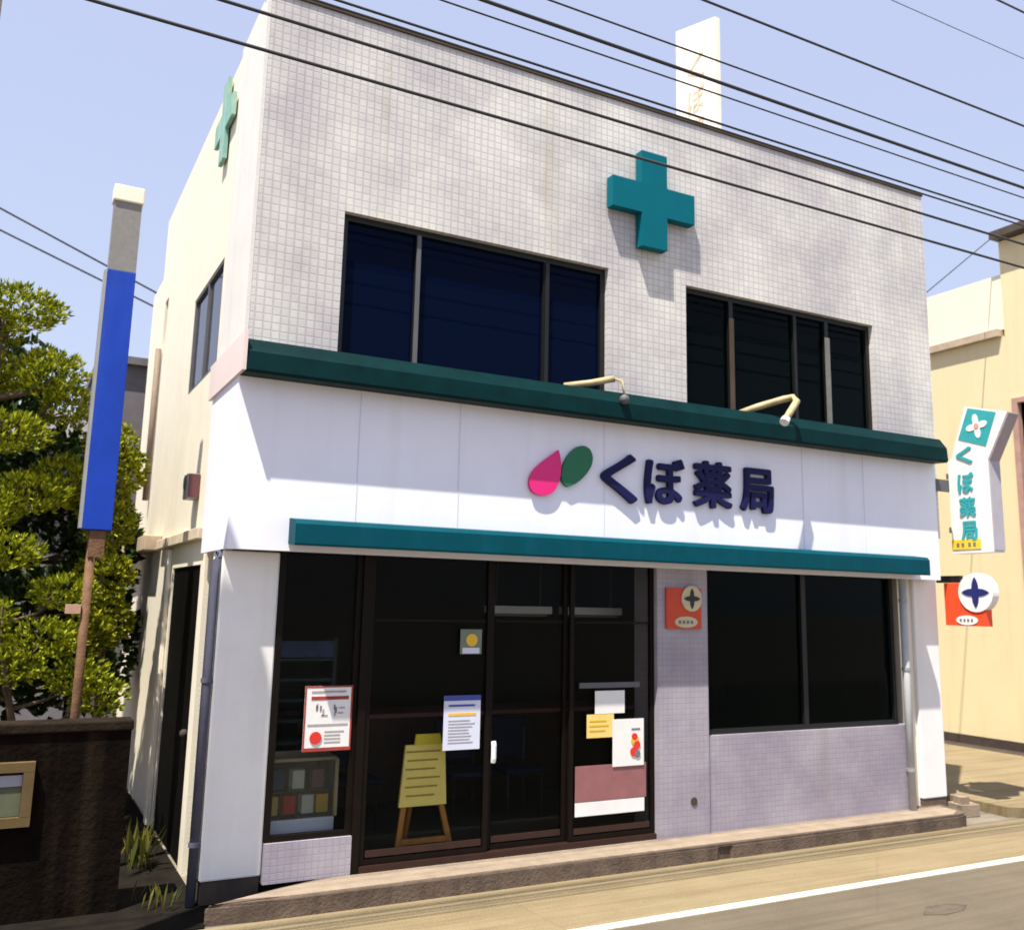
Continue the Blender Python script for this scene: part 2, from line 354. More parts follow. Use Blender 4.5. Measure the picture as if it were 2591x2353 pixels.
# side ledges
MB().box(XL-.16, XL+.013, 10.5, 13.3, 2.56, 2.72, .01).build('side_ledge', mat('ledge brown', (.45, .345, .25), .8, .2, 5), B)
MB().box(XL-.05, XL+.013, 8.02, 10.42, 2.56, 2.66, .01).build('side_ledge', mat('ledge tan', (.56, .46, .34), .8, .2, 5), B)
MB().box(XL-.03, XL+.013, 9.70, 9.86, 0, 2.54, .01).build('door_jamb', M['cream'], B)
# side window + door
def framed(axis, o, u0, u1, z0, z1, t0, t1, fm, gm, mull=(), rails=(), fw=.05, name='window', gname='window_pane'):
    """frame with mullions set in an opening, pane behind it"""
    mb = MB()
    def bx(a, b, c, d):
        if axis == 'X': mb.box(a, b, t0, t1, c, d)
        else: mb.box(t0, t1, a, b, c, d)
    bx(u0, u1, z0, z0+fw); bx(u0, u1, z1-fw, z1); bx(u0, u0+fw, z0+fw, z1-fw); bx(u1-fw, u1, z0+fw, z1-fw)
    for m_, w in mull: bx(m_-w/2, m_+w/2, z0+fw, z1-fw)
    f = mb.build(name, fm, o)
    tm = (t0*.4+t1*.6); d = .006 if t1 > t0 else -.006
    g = MB()
    if axis == 'X': g.box(u0+.01, u1-.01, tm, tm+d, z0+.01, z1-.01)
    else: g.box(tm, tm+d, u0+.01, u1-.01, z0+.01, z1-.01)
    g.build(gname, gm, f)
    return f
framed('Y', B, *SW, XL+.02, XL+.06, M['darkgrey'], M['sideglass'], [(8.88, .035)], fw=.03, name='side_window')
MB().box(XL+.12, XL+.14, 8.16, 9.59, 4.06, 4.72).build('curtain', mat('grey curtain', (.5, .5, .62), .9, .2, 3), B)
MB().box(XL+.14, XL+.18, SN[0]+.002, SN[1]-.002, SN[2], SN[3]).build('narrow_window', M['frame'], B)
d = MB().box(XL+.03, XL+.10, 8.16, 9.61, 0, 2.35).build('side_door', mat('black door', (.003, .0025, .002), .8, .3, 4, spec=.05), B)
MB().ball((XL+.01, 8.3, 1.0), .035).build('handle', M['ndark'], d)
# upper windows
f = framed('X', B, *W1, 7.06, 7.12, M['dark'], M['navyglass'], [(2.79, .045), (4.03, .06)], name='upper_window')
f = framed('X', B, *W2, 7.06, 7.12, M['dark'], M['greenglass'], [(6.16, .05), (7.02, .04), (7.47, .05)], name='upper_window')
MB().box(2.2, 8.0, 7.165, 7.2, 3.86, 3.90).build('window_sill', M['darkgrey'], B)
for x in (2.79, 4.03): MB().box(x-.018, x+.018, 7.045, 7.059, 3.96, 5.12).build('sash_bar', M['darkgrey'] if x < 3 else M['dark'], B)
for x, w in ((6.16, .05), (7.47, .06)): MB().box(x-w/2, x+w/2, 7.045, 7.059, 3.96, 4.95).build('sash_bar', M['dullbar'] if x > 7 else M['curtain'], B)
MB().box(6.2, 7.0, 7.125, 7.14, 3.95, 5.1).build('curtain', M['curtain'], B)
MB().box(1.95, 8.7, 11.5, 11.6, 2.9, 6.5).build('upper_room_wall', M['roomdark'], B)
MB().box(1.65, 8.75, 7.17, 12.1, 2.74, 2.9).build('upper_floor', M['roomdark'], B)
# fascia board, eave band, lip
XF = 8.86
MB().box(1.365, XF, 6.90, 6.996, 2.44, 3.74).box(1.365, 1.397, 6.997, 7.90, 2.44, 3.74).build('fascia_board', M['fascia'], B)
for x in (2.30, 3.15, 4.55, 6.9, 7.75): MB().box(x-.004, x+.004, 6.897, 6.899, 2.66, 3.70).build('panel_joint', mat('joint %d' % int(x*100), (.66, .66, .74), .6, .02), B)
band = [(6.99, 3.70), (6.725, 3.69), (6.705, 3.71), (6.715, 3.845), (6.80, 3.955), (6.995, 4.0)]
MB().prism(band, 'X', 1.372, XF-.02).build('eave_band', M['green'], B)
MB().box(1.345, 1.371, 6.703, 8.0, 3.70, 3.99).build('eave_return', M['pinkwhite'], B)
lip = [(6.896, 2.49), (6.72, 2.475), (6.715, 2.49), (6.715, 2.63), (6.74, 2.66), (6.896, 2.68)]
MB().prism(lip, 'X', 1.80, 8.47).build('shutter_lip', M['teal'], B)
MB().box(1.41, 8.85, 6.998, 7.16, 2.50, 2.74).build('soffit', M['darkgrey'], B)
# ground floor piers and low walls
MB().box(1.38, 1.80, 7.08, 7.45, .17, 2.436, .012).build('corner_pillar', M['white'], B)
MB().box(1.395, 1.79, 7.09, 7.43, .02, .168).build('pillar_base', M['ndark'], B)
MB().box(8.64, 9.01, 7.08, 7.60, .19, 2.498, .012).build('corner_pillar', M['white'], B)
MB().box(8.65, 9.0, 7.09, 7.5, .02, .187).build('pillar_base', M['curb'], B)
MB().box(8.44, 8.637, 7.12, 7.3, .121, 2.498).build('pillar_return', M['cream'], B)
MB().box(5.19, 5.76, 7.0, 7.35, .122, 2.498).build('tiled_pier', M['shoptile'], B)
MB().box(5.763, 8.438, 7.02, 7.17, .122, .955).build('low_tiled_wall', M['shoptile'], B)
MB().box(1.803, 2.44, 7.03, 7.17, .122, .39).build('low_tiled_wall', M['shoptile'], B)
MB().box(5.757, 5.766, 7.012, 7.018, .13, .95).build('wall_joint', M['curtain'], B)
# right shop window
framed('X', B, 5.764, 8.29, .957, 2.497, 7.06, 7.12, M['dark'], M['greenglass'], [(7.02, .06)], fw=.045, name='shop_window', gname='shop_window_pane')
# left display window, fixed light, two sliding doors
framed('X', B, 1.803, 2.44, .392, 2.497, 7.06, 7.11, M['frame'], M['shopglass'], fw=.04, name='display_window', gname='display_window_pane')
MB().box(2.442, 2.50, 7.03, 7.14, .122, 2.497).build('door_post', M['frame'], B)
MB().box(2.502, 5.188, 7.02, 7.15, .10, .17).build('threshold', M['redbrown'], B)
def sliding(u0, u1, t0, label=None):
    f = framed('X', B, u0, u1, .172, 2.497, t0, t0+.035, M['frame'], M['shopglass'], fw=.04, name='glass_door', gname='door_pane')
    MB().box(u0+.052, u1-.052, t0+.004, t0+.03, .224, .27).build('kick_rail', M['redbrown'], f)
    MB().box(u0+.052, u1-.052, t0+.004, t0+.03, 1.94, 1.96).build('transom_bar', M['frame'], f)
    return f
sliding(2.502, 3.56, 7.045); d2 = sliding(3.562, 4.31, 7.085); d3 = sliding(4.312, 5.186, 7.045)
h = MB().tube([(3.61, 7.07, .84), (3.61, 7.06, .87), (3.61, 7.06, .97), (3.61, 7.07, 1.0)], .022).build('door_handle', M['signwhite'], d2)
MB().box(4.40, 5.02, 7.03, 7.044, 1.40, 1.445).build('push_bar', M['darkgrey'], d3)
MB().box(4.37, 5.09, 7.036, 7.044, .48, .765).build('mauve_panel', M['mauve'], d3)
MB().box(4.37, 5.07, 7.036, 7.044, .365, .475).build('white_strip', M['paper'], d3)
# interior of the shop
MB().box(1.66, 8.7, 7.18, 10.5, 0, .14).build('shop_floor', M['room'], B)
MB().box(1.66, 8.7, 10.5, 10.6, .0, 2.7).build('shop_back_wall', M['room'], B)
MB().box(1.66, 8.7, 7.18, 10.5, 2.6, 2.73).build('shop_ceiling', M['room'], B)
MB().disc('Y', (5.58, .41), .035, 6.992, 6.999, 14).build('wall_outlet', M['curtain'], B)

# ------------------------------------------------------------------ pipes, meter, sign lamp arms
def pipe(name, pts, r, m, label, cat='drainpipe', group=None, seg=10):
    return tag(MB().tube(pts, r, seg).build(name, m, smooth=True), label, cat, group)
o = thing('drainpipe', (8.36, 7.0, .12), 'grey vertical drainpipe beside the right shop window and end pillar', 'drainpipe')
MB().tube([(8.36, 6.985, .122), (8.36, 6.985, 2.44)], .038, 12).build('pipe', M['pipe'], o, True)
for z in (.5, 1.5, 2.2): MB().tube([(8.36, 6.985, z), (8.36, 6.985, z+.03)], .046, 12).build('bracket', M['grey'], o)
o = thing('drainpipe', (1.385, 7.03, .02), 'blue grey strip added for the shade down the left edge of the left white pillar', 'drainpipe')  # no real pipe: added tube coloured like the shaded pillar side
MB().tube([(1.338, 7.12, .02), (1.338, 7.12, 2.36), (1.35, 7.13, 2.40), (1.41, 7.16, 2.42)], .034, 12).build('pipe', M['shadestrip'], o, True)
for z in (.4, 1.5): MB().tube([(1.338, 7.12, z), (1.338, 7.12, z+.03)], .042, 12).build('bracket', M['shadestrip'], o)
o = thing('drainpipe', (1.38, 11.9, 3.2), 'thin brown downpipe high on the cream side wall near its rear end', 'drainpipe')
MB().tube([(1.37, 11.86, 3.2), (1.37, 11.86, 5.04)], .035, 8).build('pipe', mat('brown pipe', (.20, .15, .11), .7, .2), o, True)
o = thing('meter_box', (1.40, 8.62, 2.92), 'small grey electricity meter box on the cream side wall above the dark side door', 'meter box')
MB().box(1.31, 1.412, 8.50, 8.70, 2.93, 3.15, .012).build('casing', M['grey'], o)
MB().box(1.32, 1.412, 8.47, 8.498, 2.94, 3.14).build('red_edge', mat('meter red', (.13, .045, .05), .5, .1), o)
MB().disc('X', (8.6, 3.07), .06, 1.30, 1.309, 16).build('dial', M['darkgrey'], o)
# lamp arms over the fascia
o = thing('sign_lamp_arm', (6.4, 6.85, 3.9), 'beige bent pipe arm hooking over the green band below the right upper window', 'lamp arm', 'beige arms over the green band')
MB().tube([(6.12, 6.96, 3.95), (6.30, 6.86, 4.03), (6.52, 6.74, 4.11), (6.57, 6.66, 4.12), (6.56, 6.60, 4.07), (6.42, 6.56, 3.93), (6.36, 6.55, 3.86)], .034, 10).build('arm', M['beige'], o, True)
MB().tube([(6.37, 6.552, 3.87), (6.33, 6.54, 3.83)], [.042, .045], 12).build('end_cap', M['signwhite'], o)
o = thing('sign_lamp_arm', (4.6, 6.85, 3.9), 'beige straight pipe arm over the green band below the left upper window', 'lamp arm', 'beige arms over the green band')
MB().tube([(4.18, 6.98, 3.99), (4.40, 6.90, 4.03), (4.60, 6.82, 4.08)], .03, 10).build('arm', M['beige'], o, True)
MB().tube([(4.60, 6.82, 4.08), (4.62, 6.72, 4.04), (4.62, 6.69, 3.90)], .012, 8).build('stem', M['beige'], o, True)
MB().ball((4.62, 6.69, 3.87), .045, 14).build('end_cap', M['darkgrey'], o, True)

# ------------------------------------------------------------------ crosses, lettering, emblem
def plus(cu, cz, L, w):
    a, h = L/2, w/2
    return [(cu-h, cz-a), (cu+h, cz-a), (cu+h, cz-h), (cu+a, cz-h), (cu+a, cz+h), (cu+h, cz+h), (cu+h, cz+a), (cu-h, cz+a), (cu-h, cz+h), (cu-a, cz+h), (cu-a, cz-h), (cu-h, cz-h)]
mb = MB().prism(plus(5.10, 5.90, .955, .295), 'Y', 6.885, 6.985)
tag(mb.build('cross_sign', M['cross']), 'teal plus shaped cross raised on the tiled front wall between the upper windows', 'cross sign')
mb = MB().prism(plus(8.45, 6.42, .80, .22), 'X', 1.362, 1.398)
tag(mb.build('cross_sign', M['sunlitcross']), 'pale green cross with sunlight painted in, high on the left side wall seen edge on', 'cross sign')
T = thing('shop_lettering', (4.48, 6.88, 2.98), 'dark navy raised shop name in four Japanese characters on the white fascia board', 'sign lettering')
for ch, bx in (('く', (4.50, 4.88, 2.985, 3.425)), ('ぼ', (4.965, 5.405, 3.0, 3.43)), ('薬', (5.515, 5.965, 3.005, 3.445)), ('局', (6.075, 6.485, 2.995, 3.425))):
    g = glyph(ch, bx, 'Y', 6.893, .035, .013)
    g.build('letter', M['navy'], T)
E_ = thing('leaf_emblem', (4.1, 6.88, 3.0), 'pink drop and green leaf emblem left of the navy shop name', 'emblem')
def bez(pts, n=8):
    out = []
    for i in range(0, len(pts), 3):
        p0, p1, p2, p3 = [Vector(pts[(i+k) % len(pts)]) for k in range(4)]
        for k in range(n):
            t = k/n; out.append(tuple(p0*(1-t)**3 + p1*3*t*(1-t)**2 + p2*3*t*t*(1-t) + p3*t**3))
    return out
pk = bez([(4.062, 3.395), (4.10, 3.30), (4.10, 3.18), (4.055, 3.09), (4.02, 3.0), (3.93, 2.985), (3.86, 3.0), (3.77, 3.02), (3.77, 3.12), (3.81, 3.18), (3.86, 3.26), (3.98, 3.33)])
gr = bez([(4.16, 3.085), (4.06, 3.12), (4.09, 3.23), (4.13, 3.31), (4.18, 3.40), (4.25, 3.46), (4.32, 3.455), (4.40, 3.445), (4.43, 3.36), (4.39, 3.28), (4.35, 3.20), (4.25, 3.11)])
MB().prism(pk, 'Y', 6.86, 6.893).build('pink_drop', M['pink'], E_)
MB().prism(gr, 'Y', 6.86, 6.893).build('green_leaf', M['leafgreen'], E_)

# ------------------------------------------------------------------ other signs
# roof sign
o = thing('roof_sign', (7.0, 8.55, 6.7), 'tall cream sign panel standing on the flat roof, seen from its side', 'roof sign')
MB().prism([(8.18, 7.0), (8.95, 7.0), (8.95, 9.44), (8.18, 9.21)], 'X', 6.98, 7.05).build('panel', M['signcream'], o)
for y in (8.35, 8.8): MB().box(6.985, 7.045, y-.03, y+.03, 6.70, 6.999).build('leg', M['rust'], o)
for k, ch in enumerate('くぼ薬局'):
    z = 8.72-.42*k; g = glyph(ch, (8.40, 8.72, z-.17, z+.17), 'X', 6.979, .004, .006)
    for v in g.bm.verts: v.co.y = 17.12-v.co.y
    g.build('letter', M['fadetext'], o)
# projecting, kinked sign at the right end of the front
o = thing('projecting_sign', (9.15, 6.9, 2.74), 'white bent projecting sign with teal vertical letters and flower square at the right corner', 'projecting sign')
out = [(6.95, 2.74), (6.46, 2.74), (6.46, 3.72), (6.20, 4.20), (6.70, 4.34), (6.90, 3.79), (6.95, 3.75)]
MB().prism(out, 'X', 9.15, 9.33).build('sign_box', M['signwhite'], o)
def mir(c, pts): return [(c[0]+p[0], c[1]+p[1]) for p in pts]
sq = [(6.66, 4.315), (6.33, 4.215), (6.47, 3.87), (6.80, 3.985)]
MB().prism(sq, 'X', 9.144, 9.149).build('teal_square', M['tealtext'], o)
fl = []
for k in range(40):
    t = 2*math.pi*k/40; r_ = .088+.042*math.cos(4*t+.6); fl.append((6.565+r_*math.cos(t), 4.10+r_*1.05*math.sin(t)))
MB().prism(fl, 'X', 9.139, 9.143).build('flower', M['signwhite'], o)
MB().disc('X', (6.565, 4.10), .03, 9.134, 9.138, 14).build('flower_centre', mat('pale red', (.75, .3, .25), .6, .1), o)
for ch, (y, z, h_) in zip('くぼ薬局', ((6.74, 3.80, .11), (6.74, 3.50, .13), (6.735, 3.235, .125), (6.73, 2.975, .125))):
    g = glyph(ch, (y-.10, y+.10, z-h_*.86, z+h_*.86), 'X', 9.149, .006, .008)
    for v in g.bm.verts: v.co.y = 2*y-v.co.y
    g.build('letter', M['tealtext'], o)
MB().box(9.155, 9.325, 6.445, 6.459, 2.76, 3.71).build('edge_shade', mat('edge shade grey', (.40, .38, .43), .6, .08), o)  # street edge of the white box, shade painted into both panels
MB().prism([(6.459, 3.715), (6.199, 4.195), (6.187, 4.188), (6.447, 3.708)], 'X', 9.155, 9.325).build('edge_shade', mat('edge shade mauve', (.36, .31, .34), .6, .12), o)
MB().box(9.142, 9.149, 6.60, 6.95, 2.78, 2.885).build('yellow_strip', M['yellow'], o)
for y in (6.66, 6.72, 6.80, 6.86): MB().box(9.138, 9.1415, y, y+.03, 2.81, 2.85).build('strip_mark', M['ink'], o)
for z in (3.0, 3.6): MB().box(9.2, 9.24, 6.951, 7.02, z-.03, z+.03).build('bracket', M['darkgrey'], o)
MB().box(8.88, 9.24, 6.96, 6.995, 3.42, 3.55).build('bracket', M['darkgrey'], o)

def star4(cu, cz, r, q=.36, n=64):
    pts = []
    for k in range(n):
        t = 2*math.pi*k/n; a = abs(((t/(math.pi/2)) % 1)-.5)*2     # 1 on the axes
        pts.append((cu+(r*(q+(1-q)*a**1.6))*math.cos(t), cz+(r*(q+(1-q)*a**1.6))*math.sin(t)))
    return pts
def badge(axis, loc, u0, u1, z0, z1, at, th, cu, cz, cr, label, s=1, dull=False):
    """orange plate with a round star badge; s = -1 when u runs from right to left in view"""
    o = thing('badge_sign', loc, label, 'badge sign')
    red = mat('plate red dull', (.55, .06, .02), .5, .1) if dull else M['red']
    wh = mat('badge white dull', (.55, .48, .30), .6, .15) if dull else M['signwhite']
    nv = mat('badge black', (.02, .02, .02), .5, .1) if dull else mat('star navy', (.012, .02, .14), .5, .05)
    mb = MB()
    if axis == 'Y': mb.box(u0, u1, at, at+th, z0, z1)
    else: mb.box(at, at+th, u0, u1, z0, z1)
    mb.build('plate', red, o)
    MB().disc(axis, (cu, cz), cr, at-.012, at-.001 if axis == 'Y' else at+th*.9, 36).build('round_badge', wh, o)
    MB().prism(star4(cu, cz, cr*.80), axis, at-.018, at-.0125).build('star', nv, o)
    um = (u0+u1)/2+s*.02
    MB().disc(axis, (um, z0+.06), .05, at-.006, at-.001, 24, 2.6).build('oval_label', wh, o)
    for k in range(4):
        a, b = sorted((um+s*(-.085+.045*k), um+s*(-.06+.045*k)))
        mb = MB()
        if axis == 'Y': mb.box(a, b, at-.009, at-.0065, z0+.045, z0+.075)
        else: mb.box(at-.009, at-.0065, a, b, z0+.045, z0+.075)
        mb.build('label_mark', M['ink'], o)
    return o
o = badge('X', (9.15, 7.0, 1.96), 6.60, 7.09, 1.965, 2.42, 9.15, .10, 6.70, 2.318, .205, 'orange square badge sign with navy star projecting beside the right pillar', -1)
MB().box(9.17, 9.22, 6.90, 7.2, 2.425, 2.50).build('bracket', M['dark'], o)
badge('Y', (5.5, 6.98, 1.9), 5.275, 5.67, 1.905, 2.27, 6.975, .02, 5.555, 2.175, .115, 'orange square badge plate with dark star fixed on the tiled pier by the door', 1, True)

# blue pole sign on the left
o = thing('pole_sign', (.57, 8.05, 0), 'tall narrow blue sign with blank grey top panel on a rusty pole', 'pole sign')
MB().tube([(.57, 8.06, 0), (.57, 8.06, 2.6)], .034, 10).build('pole', M['rust'], o, True)
MB().box(.485, .70, 8.0, 8.13, 2.59, 4.69, .006).build('blue_panel', M['blue'], o)
MB().box(.487, .698, 8.004, 8.128, 4.692, 5.28).build('grey_panel', M['signgrey'], o)
MB().box(.475, .71, 7.985, 8.14, 5.282, 5.42, .01).build('cap', M['signcream'], o)
MB().box(.462, .484, 8.0, 8.13, 2.60, 4.68).build('edge_strip', M['grey'], o)
MB().box(.43, .535, 8.02, 8.10, 1.95, 2.02).build('bracket', mat('bracket pink', (.45, .27, .19), .7, .2), o)
MB().box(.545, .66, 8.02, 8.11, 2.38, 2.585).build('neck', M['rust'], o)

# ------------------------------------------------------------------ yard wall and what is on it
o = thing('yard_wall', (-2, 7.2, 0), 'dark stained brown yard wall left of the shop', 'wall')
MB().box(-8, .88, 7.22, 7.40, -.1, 1.18).build('wall', M['brownwall'], o)
MB().box(-8, .89, 7.20, 7.42, 1.182, 1.25, .012).build('coping', M['cap'], o)
o = thing('notice_box', (.1, 7.2, .6), 'small framed box with white and grey panels set on the dark yard wall', 'notice box')
MB().box(-.16, .30, 7.16, 7.219, .61, .67).box(-.16, .30, 7.16, 7.219, .95, 1.01).box(.235, .30, 7.16, 7.219, .672, .948).box(-.16, -.10, 7.16, 7.219, .672, .948).build('frame', mat('ochre frame', (.10, .065, .022), .7, .25), o)
MB().box(-.098, .233, 7.185, 7.219, .86, .93).build('white_panel', mat('dim white', (.30, .30, .36), .7, .05), o)
MB().box(-.098, .233, 7.195, 7.219, .674, .855).build('grey_panel', mat('dim green grey', (.09, .10, .06), .7, .2), o)
MB().box(-.098, .233, 7.19, 7.219, .932, .946).build('lower_edge', M['frame'], o)

def tufts(mb, c, rx, ry, rz, n, ln, wd, upness=.7, blades=5, shell=.55):
    for _ in range(n):
        while True:
            v = Vector((random.uniform(-1, 1), random.uniform(-1, 1), random.uniform(-1, 1)))
            if shell < v.length < 1: break
        p = Vector(c) + Vector((v.x*rx, v.y*ry, v.z*rz))
        out_ = Vector((v.x, v.y, v.z*.6+upness)).normalized()
        for _b in range(blades):
            d = (out_ + Vector((random.gauss(0, .45), random.gauss(0, .45), random.gauss(0, .35)))).normalized()
            s_ = d.cross(Vector((random.gauss(0, 1), random.gauss(0, 1), random.gauss(0, 1)))).normalized()*wd*random.uniform(.7, 1.3)
            l = ln*random.uniform(.6, 1.25); q = p + d*l*.45
            a = mb.bm.verts.new(p - s_*.2); b = mb.bm.verts.new(q + s_); e = mb.bm.verts.new(p + d*l); g = mb.bm.verts.new(q - s_)
            mb.bm.faces.new((a, b, e, g))

def tree(name, base, label, pads, m, trunk_r, ln, wd, dens, upness=.8, lean=(0, 0), group=None):
    o = thing(name, base, label, 'tree', group)
    top = max(p[2] for p in pads)
    cx = sum(p[0] for p in pads)/len(pads); cy = sum(p[1] for p in pads)/len(pads)
    b = Vector(base); t = Vector((cx+lean[0], cy+lean[1], top-.1))
    n = 7; spine = []
    for i in range(n):
        f = i/(n-1); spine.append(b.lerp(t, f) + Vector((math.sin(f*5)*.07, math.cos(f*4)*.06-.06, 0)))
    limbs = MB().tube(spine, [trunk_r*(1-.75*i/(n-1)) for i in range(n)], 9); cr = MB()
    for p in pads:
        c = Vector(p[:3]); f = max(.12, min(.95, (c.z-.25-b.z)/(t.z-b.z))); k = f*(n-1); i = min(n-2, int(k)); a = spine[i].lerp(spine[i+1], k-i)
        mid = a.lerp(c, .55) + Vector((0, 0, -.06)); limbs.tube([a, mid, c - Vector((0, 0, p[5]*.3))], [trunk_r*.38, trunk_r*.26, trunk_r*.12], 6)
        for _ in range(3):
            e = c + Vector((random.uniform(-.7, .7)*p[3], random.uniform(-.7, .7)*p[4], random.uniform(-.2, .2)*p[5])); limbs.tube([mid, mid.lerp(e, .6), e], [trunk_r*.14, trunk_r*.09, trunk_r*.04], 5)
        vol = p[3]*p[4]*p[5]
        tufts(cr, c, p[3], p[4], p[5], int(dens*(p[3]*p[4]+p[3]*p[5]+p[4]*p[5])), ln, wd, upness)
    limbs.build('trunk', M['bark'], o, True)
    cr.build('crown', m, o)
    return o
# pads: x, y, z, rx, ry, rz
padsA = [(-.15, 9.4, 4.62, .42, .40, .20), (-.45, 9.5, 4.45, .40, .45, .22), (-.35, 9.7, 4.05, .45, .5, .18), (.20, 9.3, 4.02, .30, .32, .24), (.36, 9.5, 3.78, .22, .28, .22), (-.15, 9.2, 3.45, .40, .35, .18),
         (.12, 9.3, 2.95, .34, .32, .18), (-.25, 9.2, 2.80, .36, .4, .2), (.40, 9.6, 3.15, .28, .3, .2), (-.9, 9.6, 4.1, .5, .5, .25), (-.95, 9.5, 3.2, .5, .5, .25), (-.05, 9.0, 2.42, .34, .3, .16)]
tree('pine_tree', (-.25, 9.8, 0), 'dark layered garden pine with sunlit pads, tallest tree behind the yard wall', padsA, M['pine'], .10, .065, .009, 1700)
padsB = [(.76, 9.6, 3.45, .22, .3, .28), (.70, 9.8, 3.0, .28, .3, .26), (.82, 9.7, 2.75, .24, .3, .26), (.80, 9.5, 2.25, .26, .3, .22), (.86, 9.5, 1.85, .22, .3, .22), (.70, 9.3, 1.75, .22, .26, .2), (.90, 9.6, 3.25, .2, .3, .22)]
tree('broadleaf_tree', (.85, 10.2, 0), 'yellow green leafy tree squeezed between the blue pole sign and the shop side wall', padsB, M['shrub'], .05, .055, .015, 1600, .4)
padsC = [(.30, 8.8, 1.72, .34, .3, .17), (.05, 8.7, 1.50, .34, .3, .15), (-.2, 8.9, 1.9, .32, .35, .17), (.62, 8.8, 1.42, .26, .28, .16), (.45, 9.0, 2.1, .28, .3, .15), (.80, 8.8, 1.25, .22, .25, .16), (-.5, 8.8, 1.5, .4, .35, .18), (-.9, 8.8, 1.9, .4, .35, .18)]
tree('garden_shrub', (.2, 9.1, 0), 'low layered garden shrub just above the dark yard wall', padsC, M['pine'], .05, .055, .011, 1700, .6)
padsD = [(-2.2, 10.5, 3.6, .8, .8, .5), (-1.8, 10.8, 2.8, .8, .8, .5), (-2.6, 10.4, 2.4, .8, .7, .5), (-1.6, 11, 4.2, .6, .6, .4), (.0, 11.2, 3.3, .7, .6, .6), (.5, 11.4, 2.4, .8, .6, .6), (-.6, 11.3, 2.3, .8, .6, .6), (.9, 11.5, 2.6, .4, .6, .6), (.2, 11.2, 1.5, .9, .6, .5), (-.1, 10.5, 1.35, .9, .4, .45), (.65, 10.4, 1.3, .5, .4, .4), (-1.0, 10.4, 1.3, .8, .4, .4), (.3, 10.5, 1.95, .5, .4, .4), (-.7, 11.2, 3.3, .7, .6, .6), (-.3, 11.4, 4.2, .6, .5, .45), (.0, 11.0, 4.3, .35, .4, .4), (-.25, 10.8, 3.7, .5, .4, .4), (-1.2, 11.2, 2.6, .8, .6, .6), (.55, 11.3, 3.4, .5, .5, .5), (-.5, 11.2, 1.5, .8, .6, .5), (.95, 11.6, 1.6, .5, .5, .6)]
tree('evergreen_tree', (-.6, 11.6, 0), 'dense dark evergreen filling the garden behind the layered pine', padsD, leaf_mat('dark evergreen', (.008, .02, .003), (.03, .055, .006)), .12, .11, .03, 330, .4)
# weeds at the foot of the side wall
def weed(x, y, z, h, label, n=26):
    mb = MB()
    for _ in range(n):
        a = random.uniform(0, 2*math.pi); l = h*random.uniform(.5, 1.1); r_ = random.uniform(.1, .5)*h
        b = Vector((x+random.gauss(0, .06), y+random.gauss(0, .09), z)); e = b + Vector((math.cos(a)*r_, math.sin(a)*r_, l)); m_ = b.lerp(e, .55) + Vector((0, 0, l*.12))
        s_ = Vector((-math.sin(a), math.cos(a), 0))*h*.05
        v = [mb.bm.verts.new(q) for q in (b, m_+s_, e, m_-s_)]; mb.bm.faces.new(v)
    tag(mb.build('weed', M['weed']), label, 'weed', 'weeds in the passage')
weed(1.13, 8.25, .012, .34, 'tall yellowish weed at the foot of the cream side wall', 40)
weed(1.15, 7.25, .012, .16, 'tiny weed tuft at the street end of the side passage')
# house behind the trees
o = thing('background_house', (0, 15, 0), 'grey house with tiled roof glimpsed behind the garden trees', 'house')
MB().box(-6, .85, 14.2, 19, 0, 4.148).build('wall', M['hwall'], o)
MB().box(.90, 1.58, 14.3, 19, 0, 5.35).build('wing', M['hroof'], o)
MB().box(.86, 1.62, 14.2, 19.1, 5.352, 5.46).build('wing_roof', M['hroof'], o)
MB().prism([(13.8, 4.15), (19.4, 4.15), (16.6, 5.0)], 'X', -6.3, .9).build('roof', M['hroof'], o)
for x in (-.45, -1.8): 
    w = MB().box(x, x+.55, 14.15, 14.198, 2.9, 4.1).build('window', M['frame'], o); MB().box(x+.05, x+.5, 14.135, 14.149, 2.95, 4.05).build('window_pane', M['sideglass'], w)

# ------------------------------------------------------------------ neighbour across the alley
o = thing('neighbour_building', (13.5, 7, 0), 'cream painted building across the alley on the right, taller towards the street', 'building')
NW = (6.6, 9.05, 1.05, 5.35)
MB().wall('Y', (7.2, 9.10), (.235, 7.95), [(7.8, 9.045, 1.05, 5.38)], 13.5, 13.7).build('side_wall', M['ncream'], o)
MB().box(13.702, 19, 7.2, 9.10, .235, 7.94).build('front_block', M['ncream'], o)
MB().box(13.50, 19, 9.102, 15, .235, 6.40).build('rear_block', M['ncream'], o)
MB().box(13.52, 19, 9.102, 14.98, 6.52, 7.42).build('parapet', M['nwhite'], o)
MB().box(13.40, 19, 9.15, 15.02, 6.402, 6.518).build('cornice', mat('cornice brown', (.42, .33, .24), .8, .2), o)
MB().box(13.47, 19, 7.2, 15, 0, .232).build('plinth', M['ndark'], o)
MB().box(13.30, 19.2, 7.0, 9.12, 7.96, 8.08).build('eave', mat('eave dark', (.06, .045, .035), .8, .2), o)
f = MB().box(13.46, 13.56, 8.95, 9.044, 1.052, 5.378).box(13.46, 13.56, 7.802, 7.88, 1.052, 5.378).box(13.46, 13.56, 7.882, 8.948, 5.30, 5.378).box(13.46, 13.56, 7.882, 8.948, 1.052, 1.12).build('window', mat('pinkish frame', (.40, .24, .20), .6, .15), o)
MB().box(13.57, 13.58, 7.85, 9.0, 1.06, 5.37).build('window_pane', M['greenglass'], f)
for z in (2.4, 3.2, 4.4): MB().box(13.56, 13.568, 7.85, 8.95, z, z+.12).build('glazing_bar', mat('rust bar %d' % int(z*10), (.25, .12, .05), .7, .2), f)
